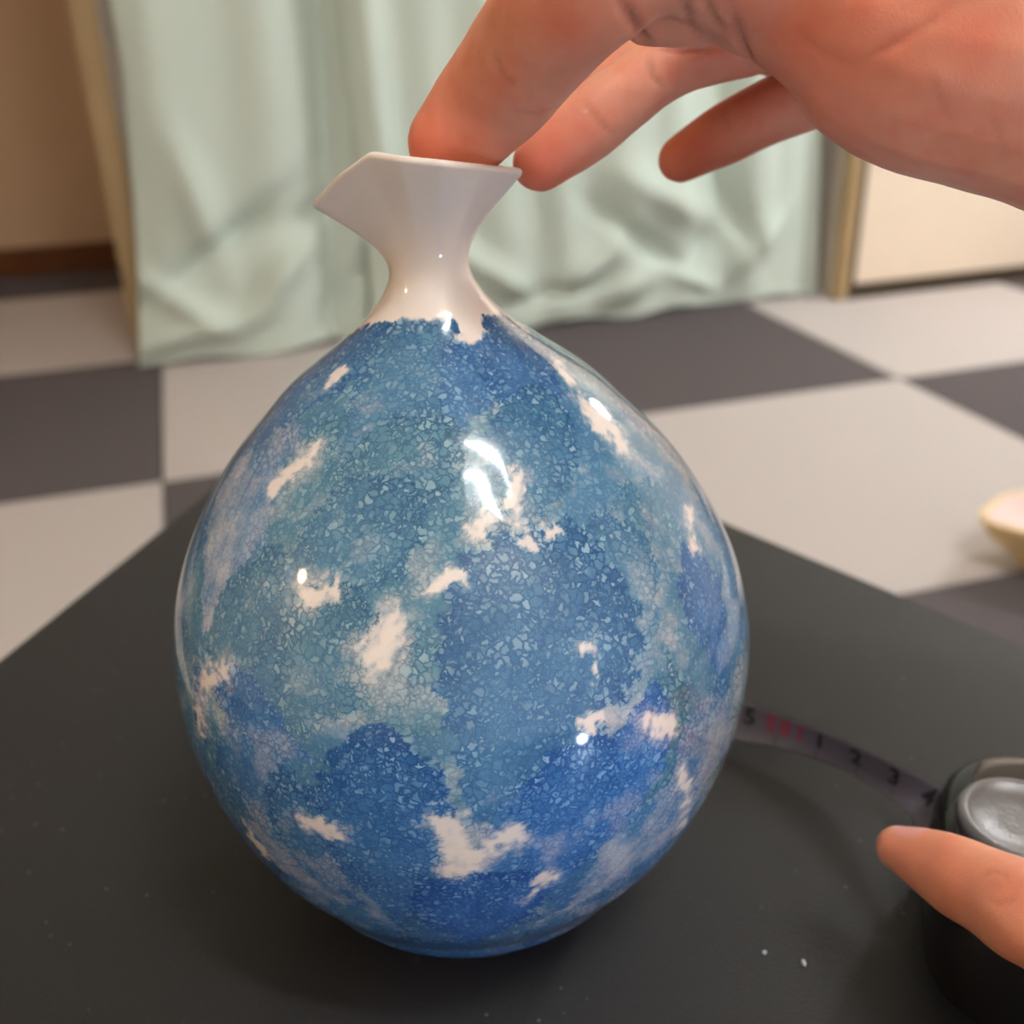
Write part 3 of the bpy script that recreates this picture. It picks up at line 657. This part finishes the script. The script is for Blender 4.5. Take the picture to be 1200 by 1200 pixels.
blade = mesh_obj('blade', V, Fc, bld_m, tmr)
ink_m = mat('black_ink', srgb(14, 10, 14), .6); red_m = mat('red_ink', srgb(150, 16, 52), .6)
def t_of(px):                                           # curve parameter where the far edge passes this pixel column
    xs = [a[0] for a, h, b, k in pairs]; return float(np.interp(px, xs, range(len(xs))))
def strip(quads, name, m, k=.00018):
    V, Fc = [], []
    for (t0, t1, w0, w1) in quads:
        b0 = len(V)
        for w_ in (w0, w1):
            for t in np.linspace(t0, t1, 3): V.append(blade_pt(t, w_, k))
        Fc += [(b0, b0+1, b0+4, b0+3), (b0+1, b0+2, b0+5, b0+4)]
    return mesh_obj(name, V, Fc, m, blade, False)
cmx = [863, 911, 958, 1004, 1050, 1094]; q = []
for i, xx in enumerate(cmx):
    t = t_of(xx); dt = (t_of(cmx[min(i+1, 5)])-t if i < 5 else t-t_of(cmx[4]))
    for mm in range(10):
        tt = t+dt*mm/10
        if tt > 6.6: break
        q.append((tt, tt+.012*(1.6 if mm == 0 else 1), (.50 if mm == 0 else .70 if mm == 5 else .83), 1.0))
strip(q, 'scale_marks', ink_m)
def glyphs(txt, px, size, m, w0=.08, w1=.42, bold=.02):
    cu = bpy.data.curves.new('t', 'FONT'); cu.body = txt; cu.size = 1; cu.offset = bold; cu.align_x = 'CENTER'; o = bpy.data.objects.new('t', cu); COL.objects.link(o)
    dg = bpy.context.evaluated_depsgraph_get(); dg.update(); me = bpy.data.meshes.new_from_object(o.evaluated_get(dg)); bpy.data.objects.remove(o)
    t0 = t_of(px); ln = np.linalg.norm(crv(EA, t0+.25)-crv(EA, t0-.25))/.5
    V = [blade_pt(t0+v.co.x*size/ln, w1-(w1-w0)*v.co.y/.72, .0002) for v in me.vertices]; Fc = [tuple(p.vertices) for p in me.polygons]
    return mesh_obj('number', V, Fc, m, blade, False)
for txt, px in (('5', 880), ('1', 962), ('2', 1004), ('3', 1050), ('4', 1096)): glyphs(txt, px, .0066, ink_m, bold=.035)
q = []                                                  # three small red characters
for k, x0 in enumerate((899, 916, 936)):
    t = t_of(x0); wd = .20 if k < 2 else .12
    q += [(t, t+wd, .10, .16), (t, t+wd, .36, .42)]+([(t+wd*.42, t+wd*.58, .10, .42), (t, t+wd, .23, .28)] if k < 2 else [(t+wd*.3, t+wd*.7, .10, .42)])
    if k == 1: q += [(t, t+.035, .10, .42), (t+wd-.035, t+wd, .10, .42)]
strip(q, 'red_lettering', red_m)

# ------------------------------------------------------------------ lower hand (thumb on the tape measure)
def chz(lst):
    pts = [P(a, b, z=c) for a, b, c, r in lst]; rad_ = [r*float((p-CAM)@FW)/F_PX for (a, b, c, r), p in zip(lst, pts)]
    return pts, rad_
lower = [
 chz([(1053, 994, .0315, 25), (1082, 1006, .0325, 36), (1118, 1024, .034, 46), (1160, 1046, .036, 52), (1205, 1070, .038, 60), (1270, 1100, .040, 60), (1370, 1160, .042, 74)]),   # thumb
 ([np.array(P(1300, 1140, z=.036)), np.array(P(1420, 1230, z=.036)), np.array(P(1600, 1330, z=.042)), np.array(P(1900, 1500, z=.05))], [.011, .017, .022, .024]),
]
pb = P(1560, 1290, z=.030)
for k, (dx, dy, L2, r_) in enumerate(((.002, .036, .05, .0075), (.012, .034, .055, .0078), (.022, .028, .052, .0074), (.032, .018, .044, .0064))):
    b0 = pb+np.array([.012+.004*k, .004*k, .004-.003*k]); b1 = b0+np.array([dx*.5, dy, .004]); b2 = b1+np.array([-.012, .012, -.010]); b3 = b2+np.array([-.010, .002, -.010])
    lower.append(([b0, (b0+b1)/2, b1, b2, b3], [r_*1.15, r_*1.08, r_, r_*.9, r_*.78]))
tl_ = P(1052, 994, z=.0315)
h2 = build_hand('hand', 'hand at the lower right, its finger pressing on the black tape measure', lower,
    [([(1150, 1030), (1160, 1022), (1176, 1024), (1184, 1036)], .0005, .0003, .3), ([(1152, 1052), (1168, 1060), (1186, 1056), (1196, 1042)], .0005, .0003, .35), ([(1160, 1040), (1172, 1038)], .0004, .0002, .25)],
    [((1180, 1045), .010, .35), ((1060, 1010), .004, .4)], skin2, smooth=5,
    nails=[(P(1044, 990, z=.0316), P(1053, 994, z=.0315)-P(1100, 1015, z=.0333), (-.05, .62, .78), 0.0066, .0038)])

# ------------------------------------------------------------------ dish on the floor at the right edge
dz0 = FLOOR
dp = P(1225, 640, z=FLOOR+.02); dd_ = empty('dish', (dp[0], dp[1], FLOOR)); tag(dd_, 'small pale dish with a pointed yellow rim on the carpet at the right edge', 'dish')
dish_o = mat('dish_yellow', srgb(242, 214, 158), .4, .4, noise=.06, nscale=60); dish_i = mat('dish_white', srgb(250, 226, 222), .25, .5)
def petal(t):                                          # pointed, four-lobed outline
    return .052*(1+.28*abs(math.cos(1.5*(t-math.pi)))**6)
def dring(k, z): return [(dp[0]+k*petal(t)*c_(t), dp[1]+k*petal(t)*s_(t), dz0+z) for t in np.linspace(0, 2*math.pi, 73)[:-1]]
V, Fc = loft([dring(.3, .012), dring(.5, .016), dring(.8, .030), dring(1., .050), dring(1.0, .053), dring(.93, .0535), dring(.90, .052)], False); mesh_obj('bowl', V, Fc, dish_o, dd_)
V, Fc = loft([dring(.90, .0525), dring(.7, .036), dring(.45, .023), dring(.05, .020)], False); mesh_obj('inner_glaze', V, Fc, dish_i, dd_)
V, Fc = loft([dring(.34, 0), dring(.34, .014)]); mesh_obj('foot', V, Fc, dish_o, dd_)

# ------------------------------------------------------------------ crumbs on the cloth
crumb_m = mat('crumb', srgb(225, 222, 220), .7)
for (px, py, r, el, lb) in ((896, 1116, .00034, 1., 'tiny round white crumb on the black cloth below the vase'), (942, 1128, .00034, 2., 'tiny long white crumb on the black cloth right of the vase base')):
    p = P(px, py, z=.0003); bm = bmesh.new(); bmesh.ops.create_icosphere(bm, subdivisions=2, radius=r)
    for v in bm.verts: v.co = Vector((v.co.x*1., v.co.y*el, v.co.z*.9))*(1+.15*random.random())
    bmesh.ops.translate(bm, vec=(p[0], p[1], .0003), verts=bm.verts); o = bm_obj('crumb', bm, crumb_m, None, True); tag(o, lb, 'crumb')

# ------------------------------------------------------------------ small cool light added to give the vase a round glint and bluish foot
fl = empty('added_light', (.175, -.06, 0)); tag(fl, 'small cool light added on the table outside the frame', 'added_light')
lathe('added_light_body', [(0, 0), (.009, 0), (.009, .008), (.006, .011), (0, .011)], (.175, -.06, 0), leg_m, fl, 24)
globe('added_light_bulb', (.175, -.06, .0165), .0062, emit('cool_added', (.62, .78, 1., 1), ADDED_E), fl)
